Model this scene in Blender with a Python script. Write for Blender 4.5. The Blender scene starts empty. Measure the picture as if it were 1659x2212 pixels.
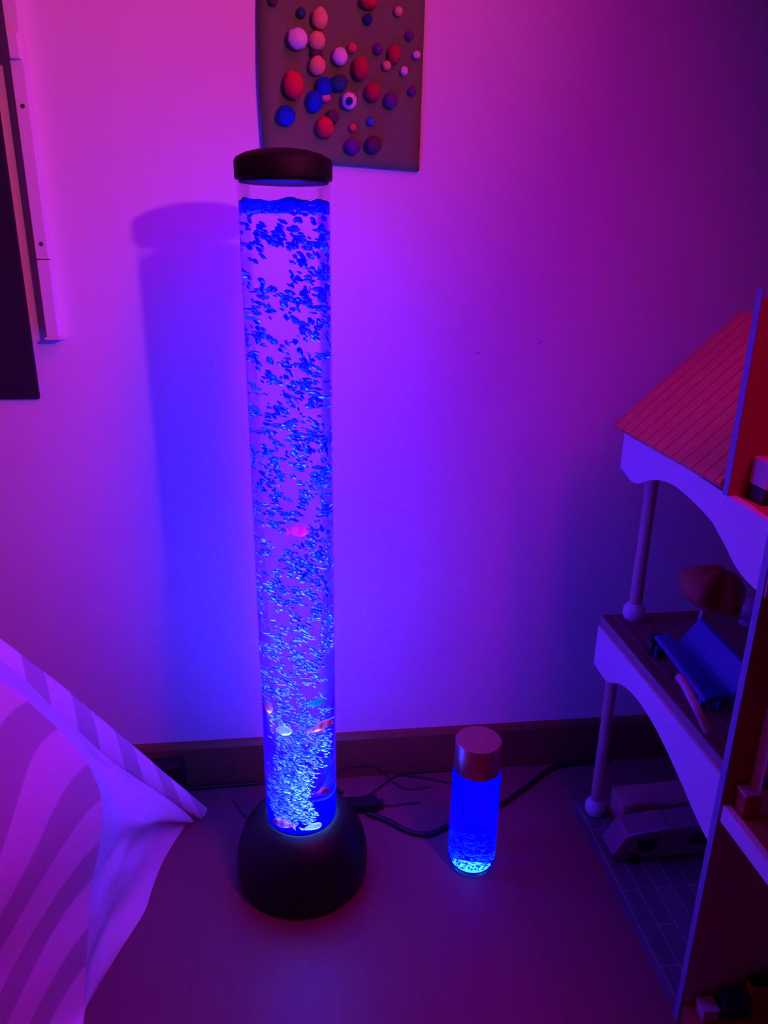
import bpy, bmesh, math, random
from math import sin, cos, pi, radians, atan, asin, sqrt
from mathutils import Vector, Matrix, noise

S = bpy.context.scene
COL = S.collection

# ------------------------------------------------------------------ camera
F, CX, CY, CAM_H = 1620.0, 829.5, 1106.0, 1.10
VPX, VPY, YAW = 765.0, 5700.0, radians(6.8)
_d = Vector((VPX - CX, VPY - CY, F)).normalized()            # world down, camera axes (right, down, forward)
_fw = (Vector((0, 0, 1)) - _d * _d.z).normalized()
_rt = _d.cross(_fw)
_X = _fw * sin(YAW) + _rt * cos(YAW)
_Y = _fw * cos(YAW) - _rt * sin(YAW)
_Z = -_d
C_POS = Vector((0, 0, CAM_H))
c_right = Vector((_X.x, _Y.x, _Z.x)); c_down = Vector((_X.y, _Y.y, _Z.y)); c_fwd = Vector((_X.z, _Y.z, _Z.z))
cam_data = bpy.data.cameras.new('camera')
cam = bpy.data.objects.new('camera', cam_data); COL.objects.link(cam)
cam_data.sensor_fit = 'VERTICAL'; cam_data.sensor_height = 36.0; cam_data.sensor_width = 27.0
cam_data.lens = F / 2212.0 * 36.0
cam_data.clip_start = 0.02
m = Matrix.Identity(4)
for i in range(3):
    m[i][0] = c_right[i]; m[i][1] = -c_down[i]; m[i][2] = -c_fwd[i]; m[i][3] = C_POS[i]
cam.matrix_world = m
S.camera = cam

def ray(px, py):
    return c_right * (px - CX) + c_down * (py - CY) + c_fwd * F
def at_z(px, py, z=0.0):
    r = ray(px, py); return C_POS + r * ((z - CAM_H) / r.z)
def at_x(px, py, x):
    r = ray(px, py); return C_POS + r * (x / r.x)
def at_y(px, py, y):
    r = ray(px, py); return C_POS + r * (y / r.y)

# ------------------------------------------------------------------ view
S.view_settings.view_transform = 'Standard'; S.view_settings.look = 'None'
S.view_settings.gamma = 1.0; S.view_settings.exposure = 0.0
S.view_settings.use_curve_mapping = False
try:
    S.cycles.use_denoising = True
    S.cycles.max_bounces = 6; S.cycles.use_adaptive_sampling = True; S.cycles.adaptive_threshold = 0.03; S.cycles.transparent_max_bounces = 24
    S.cycles.volume_bounces = 0; S.cycles.caustics_reflective = False; S.cycles.caustics_refractive = True
    S.cycles.sample_clamp_indirect = 4.0
except Exception:
    pass

# ------------------------------------------------------------------ world and lights
W = bpy.data.worlds.new('world'); S.world = W; W.use_nodes = True
W.node_tree.nodes['Background'].inputs[0].default_value = (0.5, 0.02, 0.35, 1)
W.node_tree.nodes['Background'].inputs[1].default_value = 0.02

def spot(name, loc, target, power, color, size_deg, blend, radius):
    l = bpy.data.lights.new(name, 'SPOT'); l.energy = power; l.color = color
    l.spot_size = radians(size_deg); l.spot_blend = blend; l.shadow_soft_size = radius
    o = bpy.data.objects.new(name, l); COL.objects.link(o); o.location = loc
    o.rotation_euler = (Vector(target) - Vector(loc)).to_track_quat('-Z', 'Y').to_euler()
    return o
def area(name, loc, target, power, color, sx, sy, spread=180, xdir=None):
    l = bpy.data.lights.new(name, 'AREA'); l.energy = power; l.color = color
    l.shape = 'RECTANGLE'; l.size = sx; l.size_y = sy; l.spread = radians(spread)
    o = bpy.data.objects.new(name, l); COL.objects.link(o)
    z = (Vector(loc) - Vector(target)).normalized()
    x = Vector(xdir) if xdir else Vector((0, 0, 1)).cross(z)
    x = (x - z * x.dot(z)).normalized(); y = z.cross(x)
    mm = Matrix.Identity(4)
    for i in range(3):
        mm[i][0] = x[i]; mm[i][1] = y[i]; mm[i][2] = z[i]; mm[i][3] = loc[i]
    o.matrix_world = mm
    return o
PINK = (1.0, 0.12, 0.36)
spot('pink_lamp', (0.80, -0.20, 1.53), (-1.15, 1.373, 1.75), 54, PINK, 88, 1.0, 0.025)
# inclined strip lamp at the right of the room, its lower end beside the pink lamp
area('magenta_strip_lamp', (0.64, 0.275, 1.92), (-0.80, 0.85, 0.25), 7.0, (1.0, 0.0, 0.55), 1.27, 0.03, 125, (-0.32, 0.95, 0.78))

LAMP = Vector((-0.010, 1.112, 0))       # axis of the bubble tube
BLUE = (0.01, 0.10, 1.0)
for i in range(22):
    z = 0.165 + i * 0.044
    l = bpy.data.lights.new('tube_fill', 'POINT'); l.color = (0.30, 0.50, 1.0)  # added points standing in for LED light spread through the water
    l.energy = 0.03 * (0.05 + 1.0 * max(0.0, 1.0 - (z-0.15)/1.0)**1.5)*22; l.shadow_soft_size = 0.0
    o = bpy.data.objects.new('tube_fill', l); COL.objects.link(o)
    a_ = i*2.4; o.location = (LAMP.x + 0.040*cos(a_), LAMP.y - 0.010 + 0.040*sin(a_), z)
spot('tube_led', (LAMP.x, LAMP.y - 0.03, 0.1345), (LAMP.x - 0.01, LAMP.y-0.01, 1.0), 18, (0.4, 0.65, 1.0), 50, 0.8, 0.004)
l = bpy.data.lights.new('tube_fill', 'POINT'); l.color = (1.0, 0.12, 0.7); l.energy = 0.035; l.shadow_soft_size = 0.0  # extra pink light, added to brighten the pink fish
o = bpy.data.objects.new('tube_fill', l); COL.objects.link(o); o.location = at_y(645, 1158, LAMP.y - 0.0585)
BOT = Vector((0.307, 1.098, 0))
l = bpy.data.lights.new('bottle_glow', 'POINT'); l.color = (0.05, 0.35, 1.0); l.energy = 0.14; l.shadow_soft_size = 0.0
o = bpy.data.objects.new('bottle_glow', l); COL.objects.link(o); o.location = (BOT.x, BOT.y, 0.022)

# ------------------------------------------------------------------ materials
def mat(name, color, rough=0.6, metallic=0.0, spec=0.5, noise_amt=0.0, noise_scale=30, bump=0.0, bump_scale=80, emit=None, emit_s=0.0):
    M = bpy.data.materials.new(name); M.use_nodes = True
    nt = M.node_tree; b = nt.nodes['Principled BSDF']
    b.inputs['Base Color'].default_value = (*color, 1); b.inputs['Roughness'].default_value = rough
    b.inputs['Metallic'].default_value = metallic; b.inputs['Specular IOR Level'].default_value = spec
    tc = nt.nodes.new('ShaderNodeTexCoord')
    if noise_amt > 0:
        n = nt.nodes.new('ShaderNodeTexNoise'); n.inputs['Scale'].default_value = noise_scale; n.inputs['Detail'].default_value = 4
        nt.links.new(tc.outputs['Object'], n.inputs['Vector'])
        mx = nt.nodes.new('ShaderNodeMix'); mx.data_type = 'RGBA'
        mx.inputs['A'].default_value = (*[c * (1 - noise_amt) for c in color], 1)
        mx.inputs['B'].default_value = (*[min(1, c * (1 + noise_amt)) for c in color], 1)
        nt.links.new(n.outputs['Fac'], mx.inputs['Factor']); nt.links.new(mx.outputs['Result'], b.inputs['Base Color'])
    if bump > 0:
        n = nt.nodes.new('ShaderNodeTexNoise'); n.inputs['Scale'].default_value = bump_scale
        nt.links.new(tc.outputs['Object'], n.inputs['Vector'])
        bp = nt.nodes.new('ShaderNodeBump'); bp.inputs['Strength'].default_value = bump; bp.inputs['Distance'].default_value = 0.002
        nt.links.new(n.outputs['Fac'], bp.inputs['Height']); nt.links.new(bp.outputs['Normal'], b.inputs['Normal'])
    if emit:
        b.inputs['Emission Color'].default_value = (*emit, 1); b.inputs['Emission Strength'].default_value = emit_s
    return M

def nodes_of(M):
    nt = M.node_tree; return nt, nt.nodes, nt.links, nt.nodes['Principled BSDF']
def add(nt, t, **kw):
    n = nt.nodes.new(t)
    for k, v in kw.items(): setattr(n, k, v)
    return n
def math_n(nt, op, a, b=None, c=None):
    n = nt.nodes.new('ShaderNodeMath'); n.operation = op
    for i, v in enumerate((a, b, c)):
        if v is None: continue
        if isinstance(v, (int, float)): n.inputs[i].default_value = v
        else: nt.links.new(v, n.inputs[i])
    return n.outputs[0]
def mixc(nt, fac, a, b):
    n = nt.nodes.new('ShaderNodeMix'); n.data_type = 'RGBA'
    if isinstance(fac, (int, float)): n.inputs['Factor'].default_value = fac
    else: nt.links.new(fac, n.inputs['Factor'])
    for k, v in (('A', a), ('B', b)):
        if isinstance(v, tuple): n.inputs[k].default_value = (*v, 1)
        else: nt.links.new(v, n.inputs[k])
    return n.outputs['Result']

# painted plaster with two small dents
WALL_Y = 1.373
def wall_material():
    M = mat('wall_paint', (0.80, 0.78, 0.76), 0.85, spec=0.2, noise_amt=0.015, noise_scale=6, bump=0.12, bump_scale=220)
    nt, N, L, b = nodes_of(M)
    tc = add(nt, 'ShaderNodeTexCoord')
    sep = add(nt, 'ShaderNodeSeparateXYZ'); L.new(tc.outputs['Object'], sep.inputs[0])
    fac = None
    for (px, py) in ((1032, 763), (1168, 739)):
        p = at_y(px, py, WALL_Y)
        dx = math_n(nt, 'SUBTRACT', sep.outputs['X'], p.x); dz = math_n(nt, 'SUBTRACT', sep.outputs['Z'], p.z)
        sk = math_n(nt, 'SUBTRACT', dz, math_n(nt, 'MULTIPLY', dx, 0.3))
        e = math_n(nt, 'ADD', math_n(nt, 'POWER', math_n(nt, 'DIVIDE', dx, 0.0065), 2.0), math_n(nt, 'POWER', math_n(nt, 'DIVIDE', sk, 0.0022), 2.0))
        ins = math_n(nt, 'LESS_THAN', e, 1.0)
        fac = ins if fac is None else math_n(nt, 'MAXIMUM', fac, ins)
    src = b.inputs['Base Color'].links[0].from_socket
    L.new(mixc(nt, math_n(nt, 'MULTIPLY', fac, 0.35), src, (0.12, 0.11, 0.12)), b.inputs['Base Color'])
    return M
M_WALL = wall_material()

def wood_floor():
    M = mat('floor_laminate', (0.2, 0.1, 0.06), 0.42, spec=0.35)
    nt, N, L, b = nodes_of(M)
    tc = add(nt, 'ShaderNodeTexCoord'); mp = add(nt, 'ShaderNodeMapping'); L.new(tc.outputs['Object'], mp.inputs[0])
    mp.inputs['Rotation'].default_value = (0, 0, radians(90))
    br = add(nt, 'ShaderNodeTexBrick'); L.new(mp.outputs[0], br.inputs['Vector'])
    br.inputs['Scale'].default_value = 1.0; br.inputs['Brick Width'].default_value = 1.2; br.inputs['Row Height'].default_value = 0.19
    br.inputs['Mortar Size'].default_value = 0.0010; br.inputs['Mortar Smooth'].default_value = 0.3
    br.inputs['Color1'].default_value = (0.21, 0.055, 0.11, 1); br.inputs['Color2'].default_value = (0.19, 0.05, 0.095, 1)
    br.inputs['Mortar'].default_value = (0.16, 0.044, 0.08, 1)
    mp2 = add(nt, 'ShaderNodeMapping'); L.new(tc.outputs['Object'], mp2.inputs[0]); mp2.inputs['Scale'].default_value = (22, 1.6, 1)
    n = add(nt, 'ShaderNodeTexNoise'); L.new(mp2.outputs[0], n.inputs['Vector']); n.inputs['Scale'].default_value = 3; n.inputs['Detail'].default_value = 5
    rmp = math_n(nt, 'MULTIPLY', n.outputs['Fac'], 0.5)
    L.new(mixc(nt, rmp, br.outputs['Color'], (0.12, 0.034, 0.062)), b.inputs['Base Color'])
    return M
M_FLOOR = wood_floor()
M_BASE = mat('baseboard_wood', (0.17, 0.05, 0.035), 0.45, noise_amt=0.15, noise_scale=12)
M_CEIL = mat('ceiling_paint', (0.8, 0.78, 0.76), 0.9)
M_BLACKPL = mat('black_plastic', (0.006, 0.005, 0.012), 0.5, spec=0.3, noise_amt=0.1)
M_CAPPL = mat('black_cap_plastic', (0.006, 0.004, 0.007), 0.6, spec=0.25, noise_amt=0.1)
M_CABLE = mat('black_cable_rubber', (0.010, 0.008, 0.012), 0.5)
M_PANEL = mat('black_panel_surface', (0.012, 0.006, 0.018), 0.7, noise_amt=0.1, noise_scale=10)
M_RAIL = mat('white_rail_plastic', (0.82, 0.78, 0.74), 0.5)
M_SCREW = mat('dark_screw_metal', (0.05, 0.04, 0.05), 0.5, metallic=0.5)

def acrylic(name):
    M = bpy.data.materials.new(name); M.use_nodes = True; nt = M.node_tree; nt.nodes.clear()
    out = add(nt, 'ShaderNodeOutputMaterial'); t = add(nt, 'ShaderNodeBsdfTransparent'); g = add(nt, 'ShaderNodeBsdfGlossy')
    t.inputs['Color'].default_value = (0.97, 0.97, 0.99, 1); g.inputs['Roughness'].default_value = 0.08
    lw = add(nt, 'ShaderNodeLayerWeight'); lw.inputs['Blend'].default_value = 0.25
    f = math_n(nt, 'MULTIPLY', lw.outputs['Fresnel'], 0.35)
    mx = add(nt, 'ShaderNodeMixShader'); nt.links.new(f, mx.inputs[0])
    nt.links.new(t.outputs[0], mx.inputs[1]); nt.links.new(g.outputs[0], mx.inputs[2]); nt.links.new(mx.outputs[0], out.inputs['Surface'])
    return M
M_ACRYLIC = acrylic('clear_acrylic')
def glow_water(name, color, strength, rough=0.0, tint=(0.98, 0.99, 1)):
    M = bpy.data.materials.new(name); M.use_nodes = True; nt = M.node_tree; nt.nodes.clear()
    out = add(nt, 'ShaderNodeOutputMaterial'); e = add(nt, 'ShaderNodeEmission')
    e.inputs['Color'].default_value = (*color, 1); e.inputs['Strength'].default_value = strength
    nt.links.new(e.outputs[0], out.inputs['Volume'])
    g = add(nt, 'ShaderNodeBsdfRefraction'); g.inputs['IOR'].default_value = 1.33; g.inputs['Roughness'].default_value = rough
    g.inputs['Color'].default_value = (*tint, 1)
    nt.links.new(g.outputs[0], out.inputs['Surface'])
    return M
M_WATER = glow_water('lit_water', (0.0, 0.0, 1.0), 88.0)
M_BWATER = glow_water('lit_bottle_water', (0.0, 0.0, 1.0), 16.0, 0.0, (0.25, 0.4, 1.0))
def bubble_mat(name, col, tr=0.5, gcol=None, gr=0.2, gf=0.12):
    M = bpy.data.materials.new(name); M.use_nodes = True; nt = M.node_tree; nt.nodes.clear()
    out = add(nt, 'ShaderNodeOutputMaterial'); d = add(nt, 'ShaderNodeBsdfDiffuse'); t = add(nt, 'ShaderNodeBsdfTranslucent')
    g = add(nt, 'ShaderNodeBsdfGlossy'); g.inputs['Roughness'].default_value = gr; g.inputs['Color'].default_value = (*(gcol or col), 1)
    d.inputs['Color'].default_value = (*col, 1); t.inputs['Color'].default_value = (*col, 1)
    a = add(nt, 'ShaderNodeMixShader'); a.inputs[0].default_value = tr
    nt.links.new(d.outputs[0], a.inputs[1]); nt.links.new(t.outputs[0], a.inputs[2])
    b = add(nt, 'ShaderNodeMixShader'); b.inputs[0].default_value = gf
    nt.links.new(a.outputs[0], b.inputs[1]); nt.links.new(g.outputs[0], b.inputs[2]); nt.links.new(b.outputs[0], out.inputs['Surface'])
    return M
M_BUBBLE = bubble_mat('bubble_surface', (0.008, 0.035, 0.65), 0.4, (0.4, 0.9, 1.0), 0.2, 0.2)
M_GLINT = bubble_mat('bubble_glint_surface', (0.55, 0.95, 1.0), 0.35, (0.9, 1, 1), 0.25, 0.2)  # pale colour imitating the highlights on the bubbles
def led(name, col, s):
    return mat(name, (0.8, 0.8, 0.8), emit=col, emit_s=s)
M_LED = led('led_disc', (0.4, 0.85, 1.0), 4.0)
M_COPPER = mat('brushed_copper_lid', (0.62, 0.26, 0.24), 0.30, metallic=0.9)

# ------------------------------------------------------------------ mesh helpers
_ico = bmesh.new(); bmesh.ops.create_icosphere(_ico, subdivisions=1, radius=1.0)
ICO_V = [v.co.copy() for v in _ico.verts]; ICO_F = [tuple(v.index for v in f.verts) for f in _ico.faces]; _ico.free()
class Cloud:
    """many small blobs as one mesh"""
    def __init__(self): self.v = []; self.f = []
    def blob(self, c, rad, sub=1, rot=None, jit=0.0, rnd=random):
        n = len(self.v); c = Vector(c)
        for p in ICO_V:
            k = 1 + rnd.uniform(-jit, jit); q = Vector((p.x*rad[0]*k, p.y*rad[1]*k, p.z*rad[2]*k))
            self.v.append((rot @ q if rot else q) + c)
        self.f += [tuple(i+n for i in f) for f in ICO_F]
    def build(self, name, material, parent, smooth=None):
        o0 = Vector(parent.location)
        me = bpy.data.meshes.new(name); me.from_pydata([tuple(p-o0) for p in self.v], [], self.f)
        me.polygons.foreach_set('use_smooth', [True]*len(me.polygons)); me.materials.append(material)
        o = bpy.data.objects.new(name, me); COL.objects.link(o); o.parent = parent
        return o
class MB:
    def __init__(self):
        self.bm = bmesh.new(); self.uv = None
    def quad(self, *ps):
        return self.bm.faces.new([self.bm.verts.new(p) for p in ps])
    def box(self, lo, hi, bev=0.0):
        x0, y0, z0 = lo; x1, y1, z1 = hi
        v = [self.bm.verts.new(p) for p in ((x0,y0,z0),(x1,y0,z0),(x1,y1,z0),(x0,y1,z0),(x0,y0,z1),(x1,y0,z1),(x1,y1,z1),(x0,y1,z1))]
        fs = [self.bm.faces.new([v[i] for i in f]) for f in ((3,2,1,0),(4,5,6,7),(0,1,5,4),(1,2,6,5),(2,3,7,6),(3,0,4,7))]
        if bev > 0:
            es = list({e for f in fs for e in f.edges})
            bmesh.ops.bevel(self.bm, geom=es, offset=bev, segments=2, affect='EDGES', profile=0.6)
        return self
    def lathe(self, c, prof, seg=48, axis=Vector((0,0,1))):
        c = Vector(c); ax = Vector(axis).normalized()
        u = ax.orthogonal().normalized() if abs(ax.z) < 0.99 else Vector((1,0,0)); w = ax.cross(u)
        rings = []
        for r, h in prof:
            if r <= 1e-6: rings.append([self.bm.verts.new(c + ax*h)])
            else: rings.append([self.bm.verts.new(c + ax*h + u*(r*cos(2*pi*k/seg)) + w*(r*sin(2*pi*k/seg))) for k in range(seg)])
        for a, b in zip(rings, rings[1:]):
            for k in range(seg):
                k2 = (k+1) % seg
                if len(a) == 1 and len(b) == 1: continue
                if len(a) == 1: self.bm.faces.new((a[0], b[k2], b[k]))
                elif len(b) == 1: self.bm.faces.new((a[k], a[k2], b[0]))
                else: self.bm.faces.new((a[k], a[k2], b[k2], b[k]))
        return self
    def tube(self, pts, r, seg=10, smooth=6, flat=1.0):
        P = [Vector(p) for p in pts]
        if smooth > 1 and len(P) > 2:
            Q = []
            for i in range(len(P)-1):
                p0 = P[max(i-1,0)]; p1 = P[i]; p2 = P[i+1]; p3 = P[min(i+2,len(P)-1)]
                for s in range(smooth):
                    t = s/smooth
                    Q.append(0.5*((2*p1)+(p2-p0)*t+(2*p0-5*p1+4*p2-p3)*t*t+(3*p1-p0-3*p2+p3)*t**3))
            Q.append(P[-1]); P = Q
        rings = []; up = Vector((0,0,1))
        for i, p in enumerate(P):
            d = (P[min(i+1,len(P)-1)]-P[max(i-1,0)]).normalized()
            a = d.cross(up)
            if a.length < 1e-3: a = d.cross(Vector((0,1,0)))
            a.normalize(); b = a.cross(d)
            rr = r(i/(len(P)-1)) if callable(r) else r
            rings.append([self.bm.verts.new(p + a*(rr*cos(2*pi*k/seg)) + b*(rr*flat*sin(2*pi*k/seg))) for k in range(seg)])
        for A, B in zip(rings, rings[1:]):
            for k in range(seg): self.bm.faces.new((A[k], A[(k+1)%seg], B[(k+1)%seg], B[k]))
        self.bm.faces.new(rings[0][::-1]); self.bm.faces.new(rings[-1])
        return self
    def blob(self, c, rad, sub=1, rot=None, jit=0.0, rnd=random):
        g = bmesh.ops.create_icosphere(self.bm, subdivisions=sub, radius=1.0)
        M = (rot or Matrix.Identity(3))
        c = Vector(c)
        for v in g['verts']:
            k = 1 + (rnd.uniform(-jit, jit) if jit else 0)
            q = Vector((v.co.x*rad[0]*k, v.co.y*rad[1]*k, v.co.z*rad[2]*k))
            v.co = M @ q + c
        return self
    def prism(self, poly, ext):
        """closed polygon (list of Vector) extruded by vector ext"""
        ext = Vector(ext)
        a = [self.bm.verts.new(Vector(p)) for p in poly]; b = [self.bm.verts.new(Vector(p)+ext) for p in poly]
        n = len(a)
        self.bm.faces.new(a[::-1]); self.bm.faces.new(b)
        for i in range(n): self.bm.faces.new((a[i], a[(i+1)%n], b[(i+1)%n], b[i]))
        return self
    def grid(self, rows, uvs=None):
        V = [[self.bm.verts.new(p) for p in r] for r in rows]
        lay = self.bm.loops.layers.uv.verify() if uvs else None
        for i in range(len(V)-1):
            for j in range(len(V[0])-1):
                f = self.bm.faces.new((V[i][j], V[i][j+1], V[i+1][j+1], V[i+1][j]))
                if uvs:
                    for lp, (a, b) in zip(f.loops, ((i,j),(i,j+1),(i+1,j+1),(i+1,j))): lp[lay].uv = uvs[a][b]
        return self
    def build(self, name, material, parent=None, origin=None, smooth=False, solidify=0.0, subsurf=0):
        bm = self.bm
        bmesh.ops.recalc_face_normals(bm, faces=bm.faces[:])
        root = parent
        while root is not None and root.parent is not None: root = root.parent
        org = Vector(root.location) if root is not None else (Vector(origin) if origin is not None else None)
        if org is None:
            zs = min(v.co.z for v in bm.verts)
            xs = [v.co.x for v in bm.verts]; ys = [v.co.y for v in bm.verts]
            org = Vector(((min(xs)+max(xs))/2, (min(ys)+max(ys))/2, zs))
        bmesh.ops.translate(bm, verts=bm.verts[:], vec=-org)
        if smooth:
            for f in bm.faces: f.smooth = True
        me = bpy.data.meshes.new(name); bm.to_mesh(me); bm.free()
        me.materials.append(material)
        o = bpy.data.objects.new(name, me); COL.objects.link(o)
        if parent is None: o.location = org
        else: o.parent = parent
        if smooth and smooth != 'all':
            try: me.set_sharp_from_angle(angle=radians(38))
            except Exception: pass
        if solidify:
            md = o.modifiers.new('solidify', 'SOLIDIFY'); md.thickness = solidify; md.offset = 0
        if subsurf:
            md = o.modifiers.new('subsurf', 'SUBSURF'); md.levels = subsurf; md.render_levels = subsurf
        return o

def tag(o, label=None, cat=None, group=None, kind=None):
    if label: o['label'] = label
    if cat: o['category'] = cat
    if group: o['group'] = group
    if kind: o['kind'] = kind
    return o
def thing(name, label, cat, loc, group=None):
    o = bpy.data.objects.new(name, None); COL.objects.link(o); o.location = loc
    o.empty_display_size = 0.05
    return tag(o, label, cat, group)

# ------------------------------------------------------------------ room shell
X0R, X1R, Y0R, ZC = -1.9, 1.9, -2.2, 2.5
def struct(name, lo, hi, M, origin=(0,0,0)):
    return tag(MB().box(lo, hi).build(name, M, origin=origin), kind='structure')
struct('floor', (X0R, Y0R, -0.1), (X1R, WALL_Y, 0), M_FLOOR)
struct('wall_back', (X0R-0.1, WALL_Y, -0.1), (X1R+0.1, WALL_Y+0.1, ZC), M_WALL)
M_PLAIN = mat('side_wall_paint', (0.6, 0.58, 0.56), 0.85, noise_amt=0.02)
struct('wall_left', (X0R-0.1, Y0R-0.1, -0.1), (X0R, WALL_Y, ZC), M_PLAIN)
struct('wall_right', (X1R, Y0R-0.1, -0.1), (X1R+0.1, WALL_Y, ZC), M_PLAIN)
struct('wall_front', (X0R, Y0R-0.1, -0.1), (X1R, Y0R, ZC), M_PLAIN)
struct('ceiling', (X0R-0.1, Y0R-0.1, ZC), (X1R+0.1, WALL_Y+0.1, ZC+0.1), M_CEIL)
bb = MB().prism([Vector((X0R, WALL_Y, 0)), Vector((X0R, WALL_Y-0.014, 0)), Vector((X0R, WALL_Y-0.014, 0.098)), Vector((X0R, WALL_Y-0.009, 0.106)), Vector((X0R, WALL_Y, 0.109))], (X1R-X0R, 0, 0))
tag(bb.build('baseboard_back', M_BASE, origin=(0,0,0)), kind='structure')

# ------------------------------------------------------------------ bubble tube lamp
lamp = thing('bubble_tube_lamp', 'tall blue glowing water tube lamp with rising bubbles and black base', 'lamp', LAMP)
def A(z): return (LAMP.x, LAMP.y, z)
base_prof = [(0,0),(0.112,0),(0.118,0.006),(0.1195,0.03),(0.118,0.055),(0.113,0.078),(0.104,0.100),(0.092,0.118),(0.080,0.129),(0.070,0.134),(0.0655,0.135),(0.0645,0.128),(0.0,0.128)]
MB().lathe(A(0), base_prof, 96).build('base', M_BLACKPL, lamp, smooth=True)
TR = 0.0628
MB().lathe(A(0), [(TR-0.0005,0.1285),(TR,0.13),(TR,1.19)], 96).build('tube', M_ACRYLIC, lamp, smooth='all')
# water body with a stirred surface
rnd = random.Random(4)
def water_mesh():
    mb = MB(); seg = 64; R = TR-0.0012; rings = []
    rings.append([mb.bm.verts.new((LAMP.x, LAMP.y, 0.133))])
    for r, z in ((R,0.133),(R,0.14),(R,0.4),(R,0.8),(R,1.12),(R,1.148)):
        rings.append([mb.bm.verts.new((LAMP.x+r*cos(2*pi*k/seg), LAMP.y+r*sin(2*pi*k/seg), z)) for k in range(seg)])
    def top(x, y): return 1.1545 + 0.004*noise.noise(Vector((x*40, y*40, 1.7))) + 0.002*noise.noise(Vector((x*110, y*110, 5.7)))
    for r in (R, R*0.85, R*0.65, R*0.45, R*0.25):
        rings.append([mb.bm.verts.new((LAMP.x+r*cos(2*pi*k/seg), LAMP.y+r*sin(2*pi*k/seg), top(r*cos(2*pi*k/seg), r*sin(2*pi*k/seg)) + (0.003*(r/R)**6))) for k in range(seg)])
    rings.append([mb.bm.verts.new((LAMP.x, LAMP.y, top(0,0)))])
    for a, b in zip(rings, rings[1:]):
        for k in range(seg):
            k2 = (k+1) % seg
            if len(a) == 1: mb.bm.faces.new((a[0], b[k2], b[k]))
            elif len(b) == 1: mb.bm.faces.new((a[k], a[k2], b[0]))
            else: mb.bm.faces.new((a[k], a[k2], b[k2], b[k]))
    return mb
water_mesh().build('water', M_WATER, lamp, smooth=True)
MB().lathe(A(0), [(0,0.1290),(0.055,0.1290),(0.055,0.1315),(0,0.1325)], 48).build('led_disc', M_LED, lamp, smooth=True)
cap_prof = [(0,1.180),(0.060,1.180),(0.060,1.184),(0.0650,1.184),(0.0658,1.187),(0.0658,1.206),(0.063,1.2105),(0.053,1.2155),(0.038,1.2195),(0.02,1.2218),(0,1.2225)]
MB().lathe(A(0), cap_prof, 96).build('lid', M_CAPPL, lamp, smooth=True)

def diag_rot(r):
    # long axis slants down to the right, roughly in the plane of the wall
    ang = radians(r.gauss(38, 17))
    d = Vector((cos(ang), r.uniform(-0.5, 0.5), -sin(ang))).normalized()
    return d.to_track_quat('X', 'Z').to_matrix()
def fish_table():
    return [
 (648, 1144, -0.044, 0.029, 0.020, 5, 'P', 'bright pink toy fish halfway up the bubble tube, highest of the fish'),
 (583, 1527, -0.030, 0.020, 0.017, -60, 'O', 'small pale orange toy fish at the left rim of the tube'),
 (684, 1516, -0.048, 0.030, 0.014, 8, 'T', 'dull teal toy fish above the red and white fish at the right'),
 (613, 1577, -0.052, 0.028, 0.019, -10, 'W', 'glowing white toy fish in the lower left of the tube'),
 (694, 1567, -0.046, 0.042, 0.016, 22, 'R', 'slender red and white toy fish tilting up to the right rim of the tube'),
 (697, 1708, -0.044, 0.024, 0.015, 5, 'M', 'dim maroon toy fish low on the right side of the tube'),
 (612, 1775, -0.040, 0.036, 0.018, -18, 'R', 'red and white toy fish lying at the lower left bottom of the tube', -1),
 (674, 1781, -0.040, 0.030, 0.016, 10, 'W', 'white toy fish lying on the bright bottom of the tube')]
FISH = fish_table()
FISH_AT = [(at_y(f_[0], f_[1], LAMP.y + f_[2]), f_[3], f_[4]) for f_ in FISH]
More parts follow.
